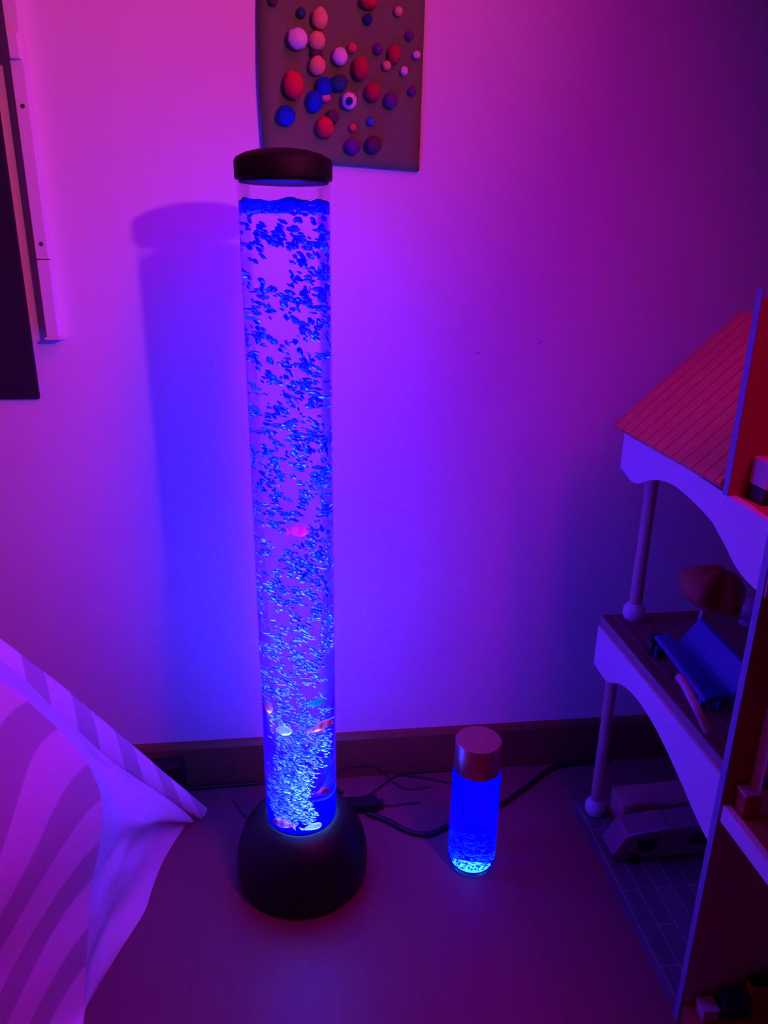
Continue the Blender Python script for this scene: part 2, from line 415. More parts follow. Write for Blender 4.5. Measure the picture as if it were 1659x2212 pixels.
def bubbles():
    r = random.Random(11); mb = Cloud(); glints = Cloud(); n = 0
    # clusters of rising bubbles
    def plume(z):
        if z < 0.16: return 0.027
        if z < 0.42: return 0.024 + (z-0.16)*0.075
        return min(0.058, 0.045 + (z-0.42)*0.10)
    tries = 0
    while n < 3500 and tries < 60000:
        tries += 1
        t = r.random()
        z = 0.136 + 1.005*(t**1.20)
        R = plume(z)
        rr = R*sqrt(r.random()); an = r.uniform(0, 2*pi)
        if z > 0.45: rr = R*r.random()**0.35
        cx = rr*cos(an); cy = rr*sin(an)
        if z < 0.5: cx += -0.004 + 0.010*sin(z*26)
        # patchy density
        dens = noise.noise(Vector((cx*38, cy*38, z*30)))
        if z > 0.35 and dens < -0.06 + 0.10*(z-0.35): continue
        up = max(0.0, min(1.0, (z-0.3)/0.8))
        for k in range(r.choice((1, 1, 2, 3))):
            s = r.uniform(0.55, 1.3)
            L = (0.0052 + 0.0002*up)*s; w = (0.0011 + 0.0019*up)*s*r.uniform(0.7, 1.2)
            p = Vector((cx+r.uniform(-.004,.004)*k, cy, z-k*0.0045+r.uniform(-.002,.002)))
            q = Vector((p.x, p.y))
            if q.length > 0.0545: q = q*(0.0545/q.length)
            P = Vector((LAMP.x+q.x, LAMP.y+q.y, max(0.137, p.z)))
            if any(abs(P.x-fc.x) < fl*0.62+0.004 and abs(P.z-fc.z) < fh*0.55+0.004 and P.y < fc.y+0.012 for fc, fl, fh in FISH_AT): continue
            rot = diag_rot(r); mb.blob(P, (L, w*1.1, w), 1, rot, 0.25, r); n += 1
            if r.random() < max(0.16, 1.10 - 0.85*(P.z-0.15)/0.80):  # pale blobs on the camera side, shaped as bubble highlights
                for _ in range(1 if P.z > 0.5 else 2):
                    e = P + rot @ Vector((r.uniform(-L, L)*0.7, 0, 0)) + Vector((0, -w*1.2, -w*0.3))
                    k2 = Vector((e.x-LAMP.x, e.y-LAMP.y))
                    if k2.length > 0.0585: k2 = k2*(0.0585/k2.length)
                    glints.blob((LAMP.x+k2.x, LAMP.y+k2.y, e.z), (r.uniform(.0013,.0036), .0009, r.uniform(.0006,.0012)), 1, rot, 0.2, r)
    # froth ring at the surface
    for i in range(420):
        an = r.uniform(0, 2*pi); rr = 0.0575*sqrt(r.uniform(0.35, 1))
        z = 1.149 + r.uniform(-0.006, 0.004) + 0.007*max(0, noise.noise(Vector((cos(an)*2, sin(an)*2, 3))))*r.random()
        if i % 4 == 0: glints.blob((LAMP.x+rr*cos(an), LAMP.y+rr*sin(an)-.002, z-.003), (r.uniform(.0015,.0035), .001, .0007), 1, None, 0.2, r)  # pale blob standing in for a glint on the froth
        mb.blob((LAMP.x+rr*cos(an), LAMP.y+rr*sin(an), z), (r.uniform(.002,.0045), .0022, r.uniform(.0012,.0026)), 1, None, 0.2, r)
    return mb, glints
big_, glints_ = bubbles()
tag(big_.build('bubbles', M_BUBBLE, lamp), kind='stuff')
tag(glints_.build('bubble_glints', M_GLINT, lamp), kind='stuff')  # highlights modelled as separate pale blobs

# toy fish floating in the tube
def fish_mat(name, c1, c2, tr=0.35):
    M = bubble_mat(name, c1, tr); nt = M.node_tree
    tc = add(nt, 'ShaderNodeTexCoord'); wv = add(nt, 'ShaderNodeTexWave'); wv.inputs['Scale'].default_value = 22; wv.inputs['Distortion'].default_value = 2
    nt.links.new(tc.outputs['Object'], wv.inputs['Vector'])
    c = mixc(nt, wv.outputs['Fac'], c1, c2)
    for n in nt.nodes:
        if n.type in ('BSDF_DIFFUSE', 'BSDF_TRANSLUCENT'): nt.links.new(c, n.inputs['Color'])
    return M
M_FP = fish_mat('pink_fish_plastic', (1.0, 0.05, 0.45), (1.0, 0.20, 0.6))
M_FR = fish_mat('red_fish_plastic', (1.0, 0.06, 0.12), (1.0, 0.85, 0.8))
M_FO = fish_mat('orange_fish_plastic', (1.0, 0.35, 0.2), (0.95, 0.4, 0.3))
M_FT = fish_mat('teal_fish_plastic', (0.05, 0.5, 0.5), (0.1, 0.6, 0.55))
M_FW = fish_mat('white_fish_plastic', (0.9, 0.95, 0.9), (0.7, 0.9, 0.85))
M_FM = fish_mat('maroon_fish_plastic', (0.35, 0.02, 0.12), (0.45, 0.05, 0.2))
M_EYE = mat('fish_eye_paint', (0.02, 0.02, 0.02), 0.3)
def fish(px, py, dy, L, H, ang, M, label, flip=1):
    c = at_y(px, py, LAMP.y + dy); M = {'P': M_FP, 'O': M_FO, 'T': M_FT, 'W': M_FW, 'R': M_FR, 'M': M_FM}[M]
    q = Vector((c.x-LAMP.x, c.y-LAMP.y)); lim = 0.058 - L*0.30
    t = thing('toy_fish', label, 'toy fish', c, 'plastic fish floating in the bubble tube')
    rot = Matrix.Rotation(radians(-ang), 3, 'Y')
    def X(p): return c + rot @ Vector((p[0]*flip, p[1], p[2]))
    b = MB()
    g = bmesh.ops.create_icosphere(b.bm, subdivisions=3, radius=1.0)
    for v in g['verts']:
        x, y, z = v.co; k = 1 - 0.35*max(0, -x)**1.5
        v.co = X((x*L*0.5, y*H*0.24*k, z*H*0.5*k))
    b.build('body', M, t, smooth='all')
    tl = MB(); th = 0.0008
    a = [(-L*0.44,-th,0),(-L*0.72,-th,H*0.36),(-L*0.64,-th,0),(-L*0.72,-th,-H*0.36)]
    tl.prism([X(p) for p in a], rot @ Vector((0, 2*th, 0))); tl.build('tail_fin', M, t)
    f = MB(); a = [(L*0.12,-th,H*0.44),(-L*0.18,-th,H*0.68),(-L*0.24,-th,H*0.38)]
    f.prism([X(p) for p in a], rot @ Vector((0, 2*th, 0))); f.build('back_fin', M, t)
    e = MB()
    for s in (-1, 1): e.blob(X((L*0.32, s*H*0.17, H*0.12)), (H*0.05,)*3, 2)
    e.build('eye', M_EYE, t, smooth='all')
    return t
for a_ in FISH: fish(*a_)

# ------------------------------------------------------------------ small glowing bottle
bot = thing('sensory_bottle', 'small glowing blue water bottle with copper lid standing on the floor', 'bottle', BOT)
def Bp(z): return (BOT.x, BOT.y, z)
BR = 0.0455
MB().lathe(Bp(0), [(0,0.0),(0.036,0.0),(0.042,0.004),(BR,0.012),(BR,0.205),(0.0435,0.217),(0.0405,0.222),(0.0395,0.222)], 64).build('bottle_body', M_ACRYLIC, bot, smooth='all')
MB().lathe(Bp(0), [(0,0.003),(0.034,0.003),(0.041,0.008),(BR-0.0015,0.015),(BR-0.0015,0.204),(0.040,0.214),(0,0.2141)], 64).build('water', M_BWATER, bot, smooth=True)
MB().lathe(Bp(0), [(0,0.215),(0.0385,0.215),(0.0415,0.217),(0.0415,0.273),(0.040,0.2755),(0.0,0.2765)], 64).build('lid', M_COPPER, bot, smooth=True)
MB().lathe(Bp(0), [(0,0.0045),(0.022,0.0045),(0.022,0.0065),(0,0.007)], 40).build('led_disc', led('bottle_led', (0.10, 0.7, 1.0), 3.5), bot, smooth=True)
def glitter():
    r = random.Random(3); mb = Cloud()
    for i in range(260):
        z = 0.010 + 0.060*r.random()**1.8
        rr = 0.034*sqrt(r.random()); an = r.uniform(0, 2*pi)
        rot = Matrix.Rotation(r.uniform(-.4,.4), 3, 'Y') @ Matrix.Rotation(r.uniform(0, pi), 3, 'Z')
        mb.blob((BOT.x+rr*cos(an), BOT.y+rr*sin(an), z), (r.uniform(.0018,.0050), .0018, .0008), 1, rot, 0.2, r)
    for (px, py) in ((1026,1746),(1065,1733),(1001,1788),(995,1790),(1043,1806),(1070,1802),(1013,1827),(1003,1772),(1016,1773),(979,1816),(1004,1814),(991,1826),(1045,1836),(990,1840),(1005,1843),(1008,1833),(972,1840),(1050,1848)):
        p = at_y(px, py, BOT.y-0.030 - 0.006*r.random())
        q = Vector((p.x-BOT.x, p.y-BOT.y)); 
        if q.length > 0.040: q *= 0.040/q.length
        s = r.uniform(.8, 1.4)
        mb.blob((BOT.x+q.x, BOT.y+q.y, p.z), (.0028*s, .001, .0011*s), 1, Matrix.Rotation(r.uniform(-.3,.3), 3, 'Y'), 0.2, r)
    return mb
tag(glitter().build('glitter', bubble_mat('glitter_flakes', (0.15, 0.6, 0.95), 0.4, (0.8, 1, 1), 0.25, 0.3), bot, smooth='all'), kind='stuff')

# ------------------------------------------------------------------ felt poster with pompoms
PY = WALL_Y - 0.006
def felt():
    M = mat('olive_felt', (0.165, 0.225, 0.105), 0.95, spec=0.1, noise_amt=0.12, noise_scale=60, bump=0.4, bump_scale=500)
    return M
pl = at_y(571, 345, PY); pr = at_y(905, 370, PY)
poster = thing('pompom_poster', 'olive green craft poster dotted with coloured pompoms hanging on the wall', 'poster', (0.086, WALL_Y, 1.22))
rows = []; ZT = 1.62
nz = 24
for i in range(nz+1):
    v = i/nz; z = 1.222 + (ZT-1.222)*v
    row = []
    for j in range(13):
        u = j/12
        xl = at_y(571, 345, PY).x - 0.004*sin(min(1, v*1.6)*pi)*1.0; xr = at_y(905, 370, PY).x + 0.004*v
        zz = z + (1-v)*(0.012*(1-u))
        bow = 0.004*(1-v)**2*(1-u)**2 + 0.0012*noise.noise(Vector((u*3, v*5, 0)))
        row.append((xl+(xr-xl)*u, PY - abs(bow) , zz))
    rows.append(row)
MB().grid(rows).build('sheet', felt(), poster, smooth='all', solidify=0.002)
PC = {'peach': (0.72,0.42,0.22), 'lilac': (0.75,0.68,0.80), 'plum': (0.10,0.035,0.09), 'red': (0.62,0.025,0.06), 'pink': (0.70,0.20,0.35),
      'crimson': (0.42,0.012,0.06), 'blue': (0.01,0.04,0.60), 'teal': (0.03,0.10,0.16), 'coral': (0.65,0.10,0.12), 'sky': (0.06,0.14,0.55), 'violet': (0.13,0.03,0.22), 'navy': (0.02,0.03,0.22)}
PM = {k: mat(k+'_pompom_wool', v, 0.95, spec=0.1, noise_amt=0.25, noise_scale=300) for k, v in PC.items()}
poms = [(730,135,50,1.25,'peach'),(565,290,62,1,'lilac'),(710,305,52,1.08,'peach'),(705,402,38,.75,'plum'),(710,490,52,1.1,'peach'),(1100,0,56,.9,'red'),(1315,85,28,1,'peach'),
 (1088,145,28,1.1,'navy'),(590,95,30,1,'teal'),(380,5,30,1,'plum'),(970,360,30,1,'coral'),(880,422,48,1.1,'lilac'),(1165,365,30,1.1,'violet'),(1285,405,42,1.3,'crimson'),
 (1450,410,26,.9,'lilac'),(1035,510,52,1.35,'crimson'),(1228,490,30,1,'peach'),(1358,530,26,1.1,'lilac'),(535,635,64,1.25,'red'),(765,645,53,1.05,'blue'),(690,755,54,1.2,'blue'),
 (770,732,36,.75,'pink'),(875,620,58,.85,'teal'),(948,752,50,1.05,'lilac'),(1125,690,50,1.05,'crimson'),(1418,680,27,1,'violet'),(1260,750,45,1.05,'violet'),(478,862,61,1,'blue'),
 (825,870,42,1,'plum'),(768,950,57,1.12,'red'),(1110,905,27,1,'sky'),(975,955,24,1.1,'coral'),(975,1090,50,1,'violet'),(1130,1080,54,1,'plum'),(1400,265,28,1,'violet')]
def pompom(px, py, r, asp, col, dy=0.0):
    rr = r/3.456/1180.0
    c = at_y(480+px/3.456, py/3.456, PY - rr*0.75 - dy)
    mb = MB(); g = bmesh.ops.create_icosphere(mb.bm, subdivisions=3, radius=1.0); rg = random.Random(int(px*7+py))
    for v in g['verts']:
        k = 1 + 0.10*noise.noise(v.co*3.0 + Vector((px, py, 0))) + rg.uniform(-0.05, 0.05)
        v.co = c + Vector((v.co.x*rr*k, v.co.y*rr*k*0.85, v.co.z*rr*asp*k))
    o = mb.build('pompom', PM[col], poster, smooth='all')
    nm = {'peach':'peach','lilac':'pale lilac','plum':'dark plum','sky':'small bright blue','coral':'coral red','teal':'dark teal','violet':'dark violet','navy':'dark navy'}.get(col, col)
    o['label'] = nm + ' pompom'
    return o, c, rr
for a in poms:
    o, c, rr = pompom(*a)
    if a[0] == 948:
        MB().blob(c + Vector((-0.0005, -rr*0.8, -0.002)), (rr*.48, rr*.3, rr*.52), 2).build('pompom_center', PM['navy'], o, smooth='all')

# ------------------------------------------------------------------ black panel and rail on the wall
xr = at_y(88, 860, WALL_Y).x; zb = at_y(88, 860, WALL_Y).z
pan = thing('wall_panel', 'large flat black panel hanging on the wall at upper left', 'panel', (xr-0.35, WALL_Y, zb))
MB().box((xr-0.7, WALL_Y-0.008, zb), (xr, WALL_Y-0.0005, 2.1), 0.001).build('board', M_PANEL, pan)
rx0 = at_y(98, 711, WALL_Y-0.026).x; rz = at_y(100, 728, WALL_Y-0.020).z
rail = thing('wall_rail', 'narrow white upright rail screwed to the wall beside the black panel', 'rail', (rx0+0.009, WALL_Y, rz))
MB().box((rx0, WALL_Y-0.025, rz), (rx0+0.020, WALL_Y-0.0005, 2.1), 0.0015).build('rail_body', M_RAIL, rail)
MB().box((rx0-0.003, WALL_Y-0.028, rz-0.004), (rx0+0.024, WALL_Y-0.0005, rz), 0.001).build('end_cap', M_RAIL, rail)
for (px, py) in ((46, 229), (86, 527)):
    p = at_y(px, py, WALL_Y-0.025)
    MB().lathe((p.x+0.002, WALL_Y-0.0245, p.z), [(0,0),(0.0034,0),(0.0029,0.0016),(0,0.0020)], 16, (0,-1,0)).build('screw', M_SCREW, rail, smooth=True)
p = at_y(90, 560, WALL_Y-0.013)
MB().box((rx0-0.0005, WALL_Y-0.0257, p.z-0.0005), (rx0+0.0205, WALL_Y-0.020, p.z+0.0008)).build('joint', M_SCREW, rail)
p0 = at_y(44, 78, WALL_Y-0.014); p1 = at_y(60, 133, WALL_Y-0.014)
MB().box((rx0+0.004, WALL_Y-0.036, p1.z), (rx0+0.018, WALL_Y-0.0245, p0.z), 0.001).build('bracket', M_RAIL, rail)

# ------------------------------------------------------------------ cables behind the lamp
def cable(name, pts, r, label, cat='cable', M=M_CABLE, z=None):
    P = []
    for q in pts:
        zz = q[2] if len(q) > 2 else r
        w = at_z(q[0], q[1], zz)
        w.y = min(w.y, WALL_Y-0.014-r-0.001)
        P.append(w)
    return tag(MB().tube(P, r, 8, 8).build(name, M, smooth='all'), label, cat)
cable('power_cable', [(395,1668,.03),(405,1690),(430,1702),(480,1697),(530,1690),(585,1686),(680,1690),(740,1712)], 0.0042, 'black cable lying along the baseboard left of the tube lamp')
cable('power_cable', [(792,1757),(835,1772),(880,1795),(920,1802),(955,1790),(1000,1768),(1050,1750),(1085,1737),(1120,1712),(1150,1690),(1178,1668),(1205,1655),(1250,1648),(1310,1634)], 0.0052, 'thick black cable curving over the floor behind the copper lidded bottle')
cable('thin_wire', [(725,1672,.02),(745,1655,.03),(770,1645,.03),(800,1646,.03),(822,1662,.02),(850,1690),(880,1705),(930,1700)], 0.0017, 'thin dark wire arching against the baseboard right of the tube lamp', 'wire')
cable('thin_wire', [(790,1722),(815,1705),(845,1682),(870,1666,.004),(910,1658,.006),(960,1654,.006),(1010,1650,.006)], 0.0022, 'thin black wire running from the adapter up to the right along the baseboard', 'wire')
cable('thin_wire', [(860,1668,.004),(890,1677),(930,1683),(965,1690),(995,1696)], 0.0024, 'short black wire loop just left of the bottle', 'wire')
cable('thin_wire', [(828,1740),(850,1740),(880,1736),(905,1733)], 0.0017, 'short thin wire sticking out right of the adapter', 'wire')
cable('thin_wire', [(500,1725),(515,1745),(530,1765),(548,1775)], 0.0012, 'thin dark wire on the floor at the left foot of the tube lamp', 'wire')
ad = thing('power_adapter', 'small black power adapter lying on the floor right of the tube lamp base', 'adapter', at_z(785, 1745, 0))
pa = at_z(785, 1748, 0)
MB().box((pa.x-0.040, pa.y-0.014, 0), (pa.x+0.030, pa.y+0.016, 0.022), 0.004).build('housing', M_BLACKPL, ad)
MB().box((pa.x+0.030, pa.y-0.008, 0.003), (pa.x+0.042, pa.y+0.009, 0.017), 0.003).build('connector', M_CABLE, ad)
pg = at_y(383, 1652, WALL_Y-0.035)
plug = thing('power_plug', 'angular black power plug by the baseboard half hidden behind the tent tip', 'plug', (pg.x, WALL_Y-0.035, 0.0))
MB().box((pg.x-0.075, WALL_Y-0.050, 0.060), (pg.x+0.012, WALL_Y-0.0145, 0.082), 0.004).build('plug_body', M_CABLE, plug)
MB().box((pg.x-0.006, WALL_Y-0.045, 0.0), (pg.x+0.014, WALL_Y-0.018, 0.062), 0.005).build('plug_neck', M_CABLE, plug)

# ------------------------------------------------------------------ play tent
def tent_cloth(name, mode):
    M = mat(name, (0.8, 0.78, 0.78), 0.9, spec=0.1)
    nt, N, L, b = nodes_of(M)
    tc = add(nt, 'ShaderNodeTexCoord'); sep = add(nt, 'ShaderNodeSeparateXYZ')
    if mode == 'trim':
        L.new(tc.outputs['UV'], sep.inputs[0])
        ph = math_n(nt, 'ADD', math_n(nt, 'DIVIDE', sep.outputs['X'], 0.12), math_n(nt, 'MULTIPLY', sep.outputs['Y'], 0.35))
    else:
        L.new(tc.outputs['UV'], sep.inputs[0])
        s = math_n(nt, 'SINE', math_n(nt, 'MULTIPLY', math_n(nt, 'ADD', sep.outputs['X'], 0.19), 2*pi/0.76))
        ph = math_n(nt, 'DIVIDE', math_n(nt, 'SUBTRACT', sep.outputs['Y'], math_n(nt, 'MULTIPLY', s, 0.12)), 0.125)
    fr = math_n(nt, 'FRACT', ph)
    tri = math_n(nt, 'ABSOLUTE', math_n(nt, 'SUBTRACT', fr, 0.5))
    mr = add(nt, 'ShaderNodeMapRange'); L.new(tri, mr.inputs['Value'])
    mr.inputs['From Min'].default_value = 0.255; mr.inputs['From Max'].default_value = 0.285
    L.new(mixc(nt, mr.outputs[0], (0.80, 0.77, 0.78), (0.50, 0.45, 0.50)), b.inputs['Base Color'])
    # a little light passes through the cloth
    tl = add(nt, 'ShaderNodeBsdfTranslucent'); tl.inputs['Color'].default_value = (0.6, 0.55, 0.58, 1)
    ms = add(nt, 'ShaderNodeMixShader'); ms.inputs[0].default_value = 0.12
    out = [n for n in N if n.type == 'OUTPUT_MATERIAL'][0]
    L.new(b.outputs[0], ms.inputs[1]); L.new(tl.outputs[0], ms.inputs[2]); L.new(ms.outputs[0], out.inputs['Surface'])
    return M
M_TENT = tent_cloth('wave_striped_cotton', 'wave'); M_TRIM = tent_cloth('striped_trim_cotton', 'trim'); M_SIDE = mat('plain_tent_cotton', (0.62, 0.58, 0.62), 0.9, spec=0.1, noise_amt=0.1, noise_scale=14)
foot = at_z(437, 1762, 0.006)
apex = Vector((-1.02, 0.72, 1.45))
tent = thing('play_tent', 'white play tent with grey wavy stripes and striped trim at left', 'tent', (foot.x, foot.y, 0))
# pole sleeve: a flattened tube of striped cloth over the rear pole
def sleeve():
    mb = MB(); rows = []; uvs = []; d = apex - foot; Ld = d.length; d.normalize()
    view = (foot + d*0.35 - C_POS).normalized(); side = d.cross(view).normalized(); nrm = side.cross(d).normalized()
    n = 60
    for i in range(n+1):
        s = 0.80*i/n; w = 0.013 + 0.017*min(1, s/0.45) ; t = 0.010
        row = []; ur = []
        for k in range(13):
            a = 2*pi*k/12
            wob = 1 + 0.06*noise.noise(Vector((s*14, k*0.4, 2)))
            row.append(foot + d*s + side*(w*cos(a)*wob) + nrm*(t*sin(a)) + Vector((0,0,0.006)))
            ur.append((s + 0.012*cos(a)*0, cos(a)))
        rows.append(row); uvs.append(ur)
    mb.grid(rows, uvs)
    return mb
sleeve().build('pole_sleeve', M_TRIM, tent, smooth='all')
d_ = (apex - foot).normalized()
MB().tube([foot + d_*0.0 + Vector((0,0,0.004)), foot + d_*0.85 + Vector((0,0,0.006))], 0.0085, 12, 1).build('tent_pole', mat('tent_pole_wood', (0.5,0.3,0.15), 0.6, noise_amt=0.15), tent, smooth='all')

def interp(pts, t):
    n = len(pts)-1; x = t*n; i = min(int(x), n-1); f = x-i
    p0, p1, p2, p3 = (Vector(pts[max(i-1,0)]), Vector(pts[i]), Vector(pts[i+1]), Vector(pts[min(i+2,n)]))
    return 0.5*((2*p1)+(p2-p0)*f+(2*p0-5*p1+4*p2-p3)*f*f+(3*p1-p0-3*p2+p3)*f**3)
def on_pole(px):
    best = None
    lo, hi = 0.0, 1.2
    def pxx(s):
        v = foot + d_*s - C_POS
        return CX + F*v.dot(c_right)/v.dot(c_fwd)
    for _ in range(40):
        mid = (lo+hi)/2
        if pxx(mid) > px: lo = mid
        else: hi = mid
    return foot + d_*lo
# the crease: corner edge of the tent nearest the camera, read at its own depth
crease_px = [(-70,1430,.86),(40,1500,.90),(110,1560,.92),(170,1620,.93),(205,1680,.93),(222,1745,.925),(214,1830,.915),(196,1920,.90),(190,2010,.88),(185,2100,.865),(182,2190,.84),(178,2225,.80)]
crease = []
for (a, b, y) in crease_px:
    p = at_y(a, b, y); crease.append(Vector((p.x, p.y, max(p.z, 0.002))))
# inner edge of the sleeve and hem, matching the crease parameter
edge_px = [(-70,1375),(40,1455),(110,1522),(170,1578),(225,1628),(280,1668),(335,1706),(380,1736),(420,1764)]
edge = []
for (a, b) in edge_px:
    w = on_pole(a); edge.append(at_y(a, b, w.y-0.004))
hem = [at_z(420,1776,0.004), at_z(402,1782,0.003), at_z(355,1855,0.003), at_z(327,1925,0.003), at_z(311,1972,0.003), at_z(260,2052,0.003), at_z(213,2130,0.003), at_z(184,2180,0.003)]
bound = edge[:-1] + hem
def side_panel():
    mb = MB(); nu, nv = 40, 70; rows = []
    for i in range(nv+1):
        v = i/nv
        a = interp(crease, min(1, v*0.965)); bnd = interp(bound, v)
        row = []
        for j in range(nu+1):
            u = j/nu
            p = a.lerp(bnd, u)
            amp = sin(pi*u)*min(1, v*3)*min(1, (1-v)*5)
            nn = 0.030*noise.noise(Vector((p.x*9 + p.z*5, p.y*5, p.z*6))) + 0.018*noise.noise(Vector((p.x*24+p.z*14, p.y*12, p.z*9+4)))
            # folds fanning out from the pole foot
            nn += 0.010*sin(v*26 + u*3)*u
            p = p + Vector((0.75, -0.5, 0.25))*nn*amp - Vector((0.02, -0.02, 0))*amp
            p.z = max(p.z, 0.002); row.append(p)
        rows.append(row)
    return mb.grid(rows)
side_panel().build('side_panel', M_SIDE, tent, smooth='all')
def front_panel():
    mb = MB(); nu, nv = 40, 70; rows = []; uvs = []
    for i in range(nv+1):
        v = i/nv; a = interp(crease, v); row = []; ur = []
        for j in range(nu+1):
            u = j/nu
            far = Vector((a.x-0.34, a.y-0.62, a.z*1.02 + (0.10 if v < .5 else 0.10*(1-v)*2)))
            p = a.lerp(far, u)
            bulge = 0.012*sin(min(1,u*6)*pi*0.5)
            nn = 0.012*noise.noise(Vector((p.x*7, p.z*4, 2.3)))*min(1,u*6)
            p = p + Vector((0.0, -1.0, 0.25))*(nn+bulge)
            p.z = max(p.z, 0.0015); row.append(p); ur.append((-(a - p).length, a.z))
        rows.append(row); uvs.append(ur)
    return mb.grid(rows, uvs)
front_panel().build('front_panel', M_TENT, tent, smooth='all')

# ------------------------------------------------------------------ dollhouse
HX = 0.556
M_HW = mat('dollhouse_white_paint', (0.70, 0.66, 0.74), 0.5, noise_amt=0.03)
M_ROOF = None
def roof_mat():
    M = mat('orange_roof_planks', (0.62, 0.13, 0.07), 0.6)
    nt, N, L, b = nodes_of(M)
    tc = add(nt, 'ShaderNodeTexCoord'); sep = add(nt, 'ShaderNodeSeparateXYZ'); L.new(tc.outputs['Object'], sep.inputs[0])
    fr = math_n(nt, 'FRACT', math_n(nt, 'DIVIDE', sep.outputs['Y'], 0.0295))
    groove = math_n(nt, 'LESS_THAN', fr, 0.10)
    mp = add(nt, 'ShaderNodeMapping'); L.new(tc.outputs['Object'], mp.inputs[0]); mp.inputs['Scale'].default_value = (3, 40, 3)
    n = add(nt, 'ShaderNodeTexNoise'); L.new(mp.outputs[0], n.inputs['Vector']); n.inputs['Scale'].default_value = 4
    c = mixc(nt, n.outputs['Fac'], (0.80, 0.21, 0.15), (0.62, 0.14, 0.10))
    L.new(mixc(nt, groove, c, (0.36, 0.06, 0.05)), b.inputs['Base Color'])
    bp = add(nt, 'ShaderNodeBump'); bp.inputs['Distance'].default_value = 0.002; bp.inputs['Strength'].default_value = 0.8
    L.new(math_n(nt, 'SUBTRACT', 1.0, groove), bp.inputs['Height']); L.new(bp.outputs[0], b.inputs['Normal'])
    return M
def deck_mat(name, c1, c2, line, row, wid):
    M = mat(name, c1, 0.5)
    nt, N, L, b = nodes_of(M)
    tc = add(nt, 'ShaderNodeTexCoord'); mp = add(nt, 'ShaderNodeMapping'); L.new(tc.outputs['Object'], mp.inputs[0])
    mp.inputs['Rotation'].default_value = (0, 0, radians(90))
    br = add(nt, 'ShaderNodeTexBrick'); L.new(mp.outputs[0], br.inputs['Vector'])
    br.inputs['Scale'].default_value = 1.0; br.inputs['Brick Width'].default_value = wid; br.inputs['Row Height'].default_value = row
    br.inputs['Mortar Size'].default_value = 0.0011; br.inputs['Color1'].default_value = (*c1, 1); br.inputs['Color2'].default_value = (*c2, 1)
    br.inputs['Mortar'].default_value = (*line, 1)
    L.new(br.outputs['Color'], b.inputs['Base Color'])
    return M
M_DECK = deck_mat('dollhouse_deck_print', (0.11, 0.07, 0.12), (0.16, 0.10, 0.17), (0.30, 0.22, 0.34), 0.032, 0.15)
M_MDECK = deck_mat('dollhouse_middle_deck_print', (0.13, 0.05, 0.07), (0.17, 0.07, 0.09), (0.26, 0.15, 0.22), 0.022, 0.20)
M_HRED = mat('dollhouse_red_wallpaper', (0.36, 0.02, 0.03), 0.7, noise_amt=0.1)
M_HBROWN = mat('dollhouse_brown_wallpaper', (0.42, 0.22, 0.30), 0.7, noise_amt=0.1)
M_HORANGE = mat('dollhouse_orange_floor', (0.50, 0.11, 0.06), 0.6, noise_amt=0.1)
M_POST = mat('dollhouse_turned_post', (0.55, 0.30, 0.34), 0.5, noise_amt=0.05)
M_EDGE = mat('dollhouse_panel_edge', (0.22, 0.20, 0.40), 0.5, noise_amt=0.03)
house = thing('dollhouse', 'big wooden dollhouse with orange plank roof and arched white trim at right', 'dollhouse', (HX, 1.21, 0))
YF = 1.206; YN = 0.757; YU = 0.862; XB = 0.93
# ground deck, middle deck, attic floor
MB().box((HX-0.004, YN+0.012, 0.0), (XB, YF+0.006, 0.018)).build('ground_deck', M_DECK, house)
MB().box((HX-0.004, 0.30, 0.0), (XB, YN-0.0005, 0.036)).build('ground_room_floor', M_HRED, house)
MB().box((HX-0.001, YN+0.014, 0.440), (XB, YF-0.002, 0.457)).build('middle_deck', M_MDECK, house)
MB().box((HX+0.004, 0.34, 0.785), (XB, YF-0.06, 0.802)).build('attic_floor', M_HORANGE, house)
MB().box((HX+0.004, 0.34, 0.385), (XB, YN-0.002, 0.401)).build('lower_room_floor', M_HORANGE, house)
# arched fascia boards on the open side
def fascia(name, top_px, bot_px, y_ext=None):
    mb = MB(); top = [at_x(a, b, HX) for a, b in top_px]; bot = [at_x(a, b, HX) for a, b in bot_px]
    n = 48
    def res(P, n):
        ys = [p.y for p in P]; y0, y1 = ys[0], ys[-1]; out = []
        for i in range(n+1):
            y = y0 + (y1-y0)*i/n
            for k in range(len(P)-1):
                if (P[k].y >= y >= P[k+1].y) or k == len(P)-2:
                    f = (P[k].y-y)/max(1e-6, P[k].y-P[k+1].y); break
            # smooth by sampling spline at parameter
            out.append((y, interp(P, (k+max(0,min(1,f)))/(len(P)-1)).z))
        return out
    T = res(top, n); B = res(bot, n)
    x0, x1 = HX-0.006, HX+0.006
    for i in range(n):
        (ya, ta), (yb, tb) = T[i], T[i+1]; (_, ba), (_, bb_) = B[i], B[i+1]
        va = [(x0,ya,ta),(x0,yb,tb),(x0,yb,bb_),(x0,ya,ba)]; vb = [(x1,ya,ta),(x1,yb,tb),(x1,yb,bb_),(x1,ya,ba)]
        A_ = [mb.bm.verts.new(p) for p in va]; B_ = [mb.bm.verts.new(p) for p in vb]
        mb.bm.faces.new(A_); mb.bm.faces.new(B_[::-1])
        mb.bm.faces.new((A_[0],B_[0],B_[1],A_[1])); mb.bm.faces.new((A_[3],A_[2],B_[2],B_[3]))
        if i == 0: mb.bm.faces.new((A_[0],A_[3],B_[3],B_[0]))
        if i == n-1: mb.bm.faces.new((A_[1],B_[1],B_[2],A_[2]))
    bmesh.ops.remove_doubles(mb.bm, verts=mb.bm.verts[:], dist=0.0002)
    return mb.build(name, M_HW, house)
def on_front(y, z):
    v = Vector((HX, y, z)) - C_POS; return (CX+F*v.dot(c_right)/v.dot(c_fwd), CY+F*v.dot(c_down)/v.dot(c_fwd))
def at_front_line(z, y): return on_front(y, z)
